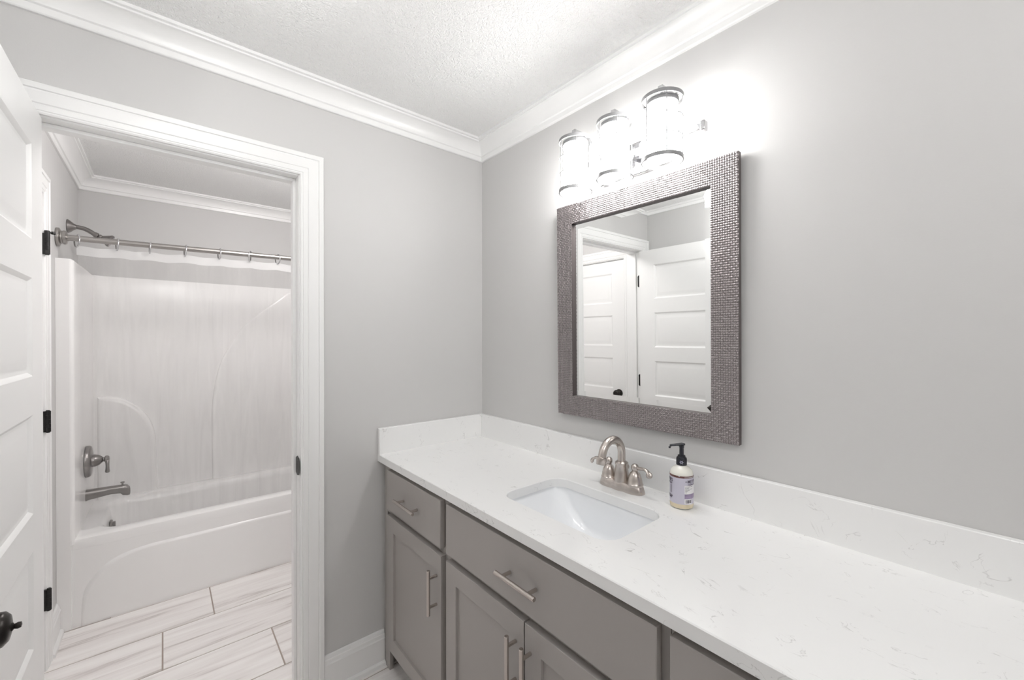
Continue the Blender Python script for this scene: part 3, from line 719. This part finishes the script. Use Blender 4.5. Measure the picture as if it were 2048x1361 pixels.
b.tube(arc, 0.0128, 20)
b.lathe([(0.0130, 0), (0.0155, 0.002), (0.0160, 0.012), (0.0150, 0.014), (0.0150, 0.022), (0.0138, 0.024), (0.0110, 0.024), (0.010, 0.018)], arc[-1]-d*0.004, d, 24, True, True)
b.build('spout', M['nickel'], fc, smooth=45)
for sg in (-1, 1):
    hx = FX+sg*0.051
    h = MB().lathe([(0.0255, 0.022), (0.0262, 0.026), (0.0262, 0.029), (0.0245, 0.031), (0.0225, 0.042), (0.0195, 0.054), (0.0155, 0.063), (0.0110, 0.067), (0.0085, 0.070), (0.0105, 0.074), (0.0125, 0.080), (0.0115, 0.087), (0.007, 0.092), (0, 0.093)], (hx, FY, FZ), 'z', 28).build('handle', M['nickel'], fc, smooth=40)
    dr = Vector((sg*0.98, -0.18 if sg > 0 else -0.30, 0)).normalized()
    p = [Vector((hx, FY, FZ+0.081))+dr*a+Vector((0, 0, z)) for a, z in ((0.004, 0.0), (0.016, 0.001), (0.028, 0.003), (0.040, 0.004), (0.050, 0.0015), (0.057, -0.004), (0.060, -0.009))]
    sp = spline(p, 4); nn = len(sp); L = []
    side = dr.cross(Vector((0, 0, 1)))
    for i, c in enumerate(sp):
        q = i/(nn-1); wd = 0.0050+0.0040*max(0, (q-0.35)/0.65)*(1 if q < 0.92 else 0.75); th = 0.0058-0.0022*q
        tn = (sp[min(i+1, nn-1)]-sp[max(i-1, 0)]).normalized(); un = side.cross(tn)
        L.append([c+side*wd*math.cos(2*math.pi*k/16)+un*th*math.sin(2*math.pi*k/16) for k in range(16)])
    lv = MB().loops(L); e_ = sp[-1]
    lv.lathe([(0.0, -0.0042), (0.006, -0.0036), (0.0095, -0.0012), (0.0098, 0.0008), (0.007, 0.0034), (0.0, 0.0040)], e_+Vector((0, -0.001, 0)), (0.35*sg, -0.8, 0.35), 24)
    lv.build('lever', M['nickel'], h, smooth=60)
MB().cyl((FX, FY+0.030, FZ+0.010), (FX, FY+0.030, FZ+0.060), 0.003, 12).lathe([(0.003, 0), (0.007, 0.003), (0.0085, 0.009), (0.006, 0.015), (0, 0.017)], (FX, FY+0.030, FZ+0.058), 'z', 16).build('lift_rod', M['nickel'], fc, smooth=50)

# ------------------------------------------------------------------ soap bottle
BX, BY, BR = 1.1235, -0.085, 0.0325
sb = thing('soap_bottle', 'hand soap pump bottle with a lavender label and black pump beside the sink', 'soap bottle', (BX, BY, CT))
body = [(0.0, 0.0005), (BR-0.006, 0.0005), (BR-0.001, 0.004), (BR, 0.010), (BR, 0.097), (BR-0.0008, 0.104), (BR-0.0035, 0.111), (BR-0.009, 0.117), (0.017, 0.121), (0.013, 0.124), (0.012, 0.130), (0.0, 0.130)]
MB().lathe(body, (BX, BY, CT), 'z', 48).build('bottle', M['soap_plastic'], sb, smooth=40)
MB().lathe([(BR-0.0005, 0.0042), (BR+0.0003, 0.0098), (BR+0.0003, 0.0165)], (BX, BY, CT), 'z', 48, False, False).build('soap_fill', M['soap_liquid'], sb, smooth=60)
# direction towards the camera, used only as the bearing the printed sides face
A0 = math.atan2(CAM.y-BY, CAM.x-BX)
def wrap(x, z, r): a = A0+x/r; return (BX+r*math.cos(a), BY+r*math.sin(a), CT+z)
def patch(x0, x1, z0, z1, r, n=24):
    L = [[wrap(x0+(x1-x0)*i/n, z0, r), wrap(x0+(x1-x0)*i/n, z1, r)] for i in range(n+1)]
    vs = [p for l in L for p in l]; return MB().add(vs, [(2*i, 2*i+2, 2*i+3, 2*i+1) for i in range(n)])
HALF = math.pi*BR
lab = patch(-HALF, HALF, 0.0165, 0.0985, BR+0.0004, 64).build('label', M['lavender'], sb, smooth=60)
bandp = MB(); nb = 64; rr = BR+0.0006
vs = []
for i in range(nb+1):
    x = -HALF+2*HALF*i/nb; notch = max(0, 0.0032-abs(x+0.006)*1.1)
    vs += [wrap(x, 0.0925, rr), wrap(x, 0.0985-notch, rr)]
bandp.add(vs, [(2*i, 2*i+2, 2*i+3, 2*i+1) for i in range(nb)]); bandp.build('label_band', M['maroon'], lab, smooth=60)
patch(0.0085, 0.050, 0.0475, 0.0715, BR+0.0006).build('ingredient_panel', M['paper'], lab, smooth=60)
patch(0.0085, 0.050, 0.0335, 0.0470, BR+0.0006).build('violet_panel', M['violet'], lab, smooth=60)
patch(0.0085, 0.0310, 0.0185, 0.0325, BR+0.0006).build('barcode_panel', M['paper'], lab, smooth=60)
bc = MB(); xx = 0.0108; random.seed(3)
while xx < 0.0285:
    wd = random.choice((0.0004, 0.0006, 0.001)); p = patch(xx, xx+wd, 0.0205, 0.0305, BR+0.0008, 1); bc.add(p.v, p.f); xx += wd+random.choice((0.0004, 0.0005, 0.0009))
bc.build('barcode', M['ink'], lab)
def text_mesh(body, size, bold=0.0):
    cu_ = bpy.data.curves.new('txt', 'FONT'); cu_.body = body; cu_.size = size; cu_.offset = bold; cu_.align_x = 'LEFT'; cu_.resolution_u = 2
    ob = bpy.data.objects.new('txt', cu_); COL.objects.link(ob); bpy.context.view_layer.update()
    me = ob.to_mesh(); v_ = [tuple(v.co) for v in me.vertices]; f_ = [tuple(p.vertices) for p in me.polygons]
    ob.to_mesh_clear(); bpy.data.objects.remove(ob); bpy.data.curves.remove(cu_)
    return v_, f_
tx = MB(); tw = MB()
def put(body, size, x, z, bold=0.0, rot=False, sx=1.0, dst=None, right=False):
    v_, f_ = text_mesh(body, size, bold)
    W_ = max(p[0] for p in v_)
    if right: v_ = [(p[0]-W_, p[1], 0) for p in v_]
    vs = [wrap(x+(-p[1] if rot else p[0]*sx), z+(p[0]*sx if rot else p[1]), BR+0.0009) for p in v_]
    (dst or tx).add(vs, f_)
put('MRS.', 0.0042, 0.0105, 0.0815, 0.0001, sx=0.8)
put("MEYER'S", 0.0135, 0.0172, 0.0785, 0.0002, sx=0.80)
put('CLEAN DAY', 0.0062, 0.0175, 0.0720, 0.0002, sx=1.05)
def dashes(x0, x1, z, h, dst, pat):
    x = x0
    while x < x1:
        l = random.choice(pat); q = patch(x, min(x+l, x1), z, z+h, BR+0.0009, 3); dst.add(q.v, q.f); x += l+0.0007
for i, xe in enumerate((0.034, 0.022, 0.034, 0.024, 0.018, 0.015)): dashes(0.0102, xe, 0.0680-i*0.0034, 0.0011, tx, (0.0012, 0.002, 0.003))
tx.build('side_lettering', M['ink'], lab)
# front of the label, mostly turned away to the left
tx = MB()
put("MRS. MEYER'S", 0.0130, -0.0270, 0.0785, 0.0004, sx=0.66, right=True)
put('CLEAN DAY', 0.0080, -0.0280, 0.0705, 0.0002, sx=0.7, right=True)
put('SOAP', 0.0120, -0.0270, 0.0300, 0.0004, sx=0.7, right=True)
for i in range(10):
    q = patch(-0.0375, -0.0295, 0.0455+i*0.0023, 0.0463+i*0.0023, BR+0.0009, 4); tx.add(q.v, q.f)
tx.build('front_lettering', M['ink'], lab)
dashes(0.0085, 0.045, 0.0944, 0.0016, tw, (0.0012, 0.0016)); tw.build('band_lettering', M['paper'], lab)
pm = MB().lathe([(0, 0.124), (0.0148, 0.124), (0.0152, 0.126), (0.0150, 0.142), (0.0135, 0.146), (0.0115, 0.147), (0.0105, 0.152), (0.0065, 0.153), (0.0062, 0.174), (0.0072, 0.175), (0.0072, 0.181), (0.0, 0.182)], (BX, BY, CT), 'z', 32).build('pump_collar', M['pump'], sb, smooth=30)
na = A0-1.62    # nozzle bearing
nz = [Vector((BX+math.cos(na)*a, BY+math.sin(na)*a, CT+z)) for a, z in ((-0.010, 0.1845), (0.0, 0.184), (0.014, 0.1815), (0.026, 0.179), (0.033, 0.1765))]
L = []; sd = Vector((-math.sin(na), math.cos(na), 0))
for c, wd, th in zip(nz, (0.005, 0.009, 0.0058, 0.005, 0.0055), (0.0025, 0.0042, 0.0038, 0.0036, 0.0042)):
    L.append([c+sd*wd*math.cos(2*math.pi*k/16)+Vector((0, 0, th*math.sin(2*math.pi*k/16))) for k in range(16)])
MB().loops(L).lathe([(0.0035, -0.001), (0.0030, 0.003)], nz[-1]-Vector((0, 0, 0.004)), '-z', 12).build('nozzle', M['pump'], pm, smooth=60)
em = MB()
for k in range(6):
    a = k*math.pi/3; r_ = 0.0155
    pts = [(0.001, 0.0), (0.003, 0.0015), (0.0064, 0.0), (0.003, -0.0015)]
    vs = []
    for px_, py_ in pts:
        u = px_*math.cos(a)-py_*math.sin(a); v_ = px_*math.sin(a)+py_*math.cos(a)
        vs.append((BX+r_*math.cos(A0+u/r_), BY+r_*math.sin(A0+u/r_), CT+0.134+v_))
    em.add(vs, [(0, 1, 2, 3)])
em.build('collar_emblem', M['emblem'], pm)

# ------------------------------------------------------------------ mirror
mi = thing('wall_mirror', 'rectangular mirror in a woven pewter frame above the sink', 'mirror', (0.912, -0.0088, 1.5235))
mi.rotation_euler = (0.0109, 0, 0.0103)
MW, MH, MF, MT = 0.692/2, 0.830/2, 0.077, 0.0200
b = MB()
def ringbox(b, w0, h0, w1, h1, y0, y1):
    L = [[(-w, y, -h), (w, y, -h), (w, y, h), (-w, y, h)] for w, h, y in ((w0, h0, y0), (w0, h0, y1), (w1, h1, y1), (w1, h1, y0))]
    b.loops(L+[L[0]], False, False); return b
def ring_local(w0, h0, w1, h1, y0, y1): return ringbox(MB(), w0, h0, w1, h1, y0, y1)
fr = ring_local(MW, MH, MW-MF, MH-MF, 0.0, -MT+0.0015).build('frame', M['pewter_dark'], mi, world=False)
# woven strands as a height field over the frame face
pitch = 0.0070; NS = 5
nx, nz_ = round(2*MW/pitch), round(2*MH/pitch); px_, pz_ = 2*MW/nx, 2*MH/nz_
kx = round(MF/px_); kz = round(MF/pz_)
vs, fs = [], []
for i in range(nx):
    for j in range(nz_):
        if kx <= i < nx-kx and kz <= j < nz_-kz: continue
        hor = (i+j) % 2 == 0
        if random.random() < 0.12: hor = not hor
        o = len(vs); jit = random.uniform(-0.35, 0.35)
        for a in range(NS):
            for c in range(NS):
                p, q = (a/(NS-1)-0.5), (c/(NS-1)-0.5)
                al, ac = (p, q) if hor else (q, p)
                h = math.sqrt(max(0.0, 1-(2*ac)**2))*(1-0.55*(2*al)**2)*0.0019*(1+0.25*jit)+0.0006*jit*al
                vs.append((-MW+(i+0.5+p)*px_, -MT+0.0012-h, -MH+(j+0.5+q)*pz_))
        for a in range(NS-1):
            for c in range(NS-1):
                fs.append((o+a*NS+c, o+(a+1)*NS+c, o+(a+1)*NS+c+1, o+a*NS+c+1))
MB().add(vs, fs).build('weave', M['pewter'], fr, smooth=80, world=False)
# bevelled glass
gw, gh, gb, gy = MW-MF+0.004, MH-MF+0.004, 0.026, -0.0065
b = MB(); L = [[(-w, y, -h), (w, y, -h), (w, y, h), (-w, y, h)] for w, h, y in ((gw, gh, gy+0.0008+0.003), (gw, gh, gy+0.0008), (gw-gb, gh-gb, gy))]
b.loops(L); g = b.build('glass', M['mirror'], mi, world=False); tag(g, 'bevelled mirror glass')

# ------------------------------------------------------------------ vanity light
LX = (0.74, 0.91, 1.08); LY = -0.12; LZ0, LZ1, LR = 1.938, 2.128, 0.0585
vl = thing('vanity_light', 'three-lamp vanity light with caged clear glass cylinders above the mirror', 'wall light', (0.91, 0, 2.03))
MB().box(0.77, 1.05, -0.020, -0.0005, 1.975, 2.085).build('backplate', M['chrome'], vl, bevel=0.003)
MB().box(0.655, 1.165, -0.066, -0.048, 2.021, 2.039).build('bar', M['chrome'], vl, bevel=0.001)
MB().box(0.90, 0.92, -0.050, -0.018, 2.021, 2.039).build('bar_mount', M['chrome'], vl)
for xx in (0.645, 1.175): MB().box(xx-0.007, xx+0.007, -0.069, -0.045, 2.016, 2.044).build('end_cap', M['chrome'], vl, bevel=0.002)
for x in LX:
    a = MB().box(x-0.008, x+0.008, -0.066, -0.050, 2.0385, 2.163).box(x-0.008, x+0.008, LY-0.012, -0.066, 2.147, 2.163)
    a.cyl((x, LY, 2.128), (x, LY, 2.148), 0.006, 14)
    a.build('arm', M['chrome'], vl, bevel=0.001)
    shd = MB()
    shd.lathe([(LR-0.003, LZ0+0.004), (LR-0.003, LZ1-0.004)], (x, LY, 0), 'z', 48, False, False)
    s_ = tag(shd.build('shade', M['clear_glass'], vl, smooth=60), 'clear glass cylinder shade')
    for za, zb in ((LZ0, LZ0+0.011), (LZ1-0.011, LZ1)):
        r_ = MB(); L = []
        for rad, zz in ((LR-0.0015, za), (LR+0.0015, za), (LR+0.0015, zb), (LR-0.0015, zb)):
            L.append([(x+rad*math.cos(2*math.pi*k/48), LY+rad*math.sin(2*math.pi*k/48), zz) for k in range(48)])
        r_.loops(L+[L[0]], False, False).build('shade_ring', M['cage'], s_, smooth=40)
    cg = MB()
    for k in range(6):
        a = math.radians(60*k+12); cg.cyl((x+LR*math.cos(a), LY+LR*math.sin(a), LZ0+0.008), (x+LR*math.cos(a), LY+LR*math.sin(a), LZ1-0.008), 0.0014, 8)
    for zz in (LZ0+0.067, LZ0+0.124):
        cg.tube([(x+LR*math.cos(2*math.pi*k/40), LY+LR*math.sin(2*math.pi*k/40), zz) for k in range(40)], 0.0013, 8, True)
    cg.build('wire_cage', M['cage'], s_, smooth=60)
    sp_ = MB().box(x-LR, x+LR, LY-0.006, LY+0.006, LZ1-0.008, LZ1-0.005).lathe([(0.0, 0.0), (0.045, 0.0), (0.046, 0.002), (0.046, 0.012), (0.0, 0.013)], (x, LY, LZ1-0.0205), 'z', 40)
    sp_.build('lamp_holder', M['cage'], s_, smooth=40)
    tag(MB().lathe([(0.0, 0.0), (0.040, 0.001), (0.0425, 0.004), (0.0425, 0.150), (0.040, 0.154), (0.0, 0.154)], (x, LY, LZ0+0.014), 'z', 40).build('lamp', M['lamp'], s_, smooth=60), 'lit frosted glass lamp')

# ------------------------------------------------------------------ unseen globes added as fill light for the two rooms
for c, mt, rad, drop, lb in (((0.74, -1.20), 'dome', 0.11, 0.150, 'round globe ceiling light over the floor in front of the vanity'), ((2.30, -0.95), 'dome_end', 0.125, 0.17, 'round globe ceiling light at the far end of the vanity room'), ((-0.48, -0.68), 'dome_bath', 0.095, 0.125, 'round globe ceiling light in front of the bathtub')):
    t = thing('ceiling_light', lb, 'ceiling light', (c[0], c[1], CEIL))
    MB().lathe([(0.0, 0), (0.065, 0), (0.065, 0.010), (0.045, 0.020), (0.040, drop-rad*0.92), (0, drop-rad*0.92)], (c[0], c[1], CEIL), '-z', 40).build('pan', M['nickel'], t, smooth=40)
    MB().lathe([(rad*math.sin(math.pi*k/24), drop-rad*math.cos(math.pi*k/24)) for k in range(3, 25)], (c[0], c[1], CEIL), '-z', 48).build('globe', M[mt], t, smooth=60)
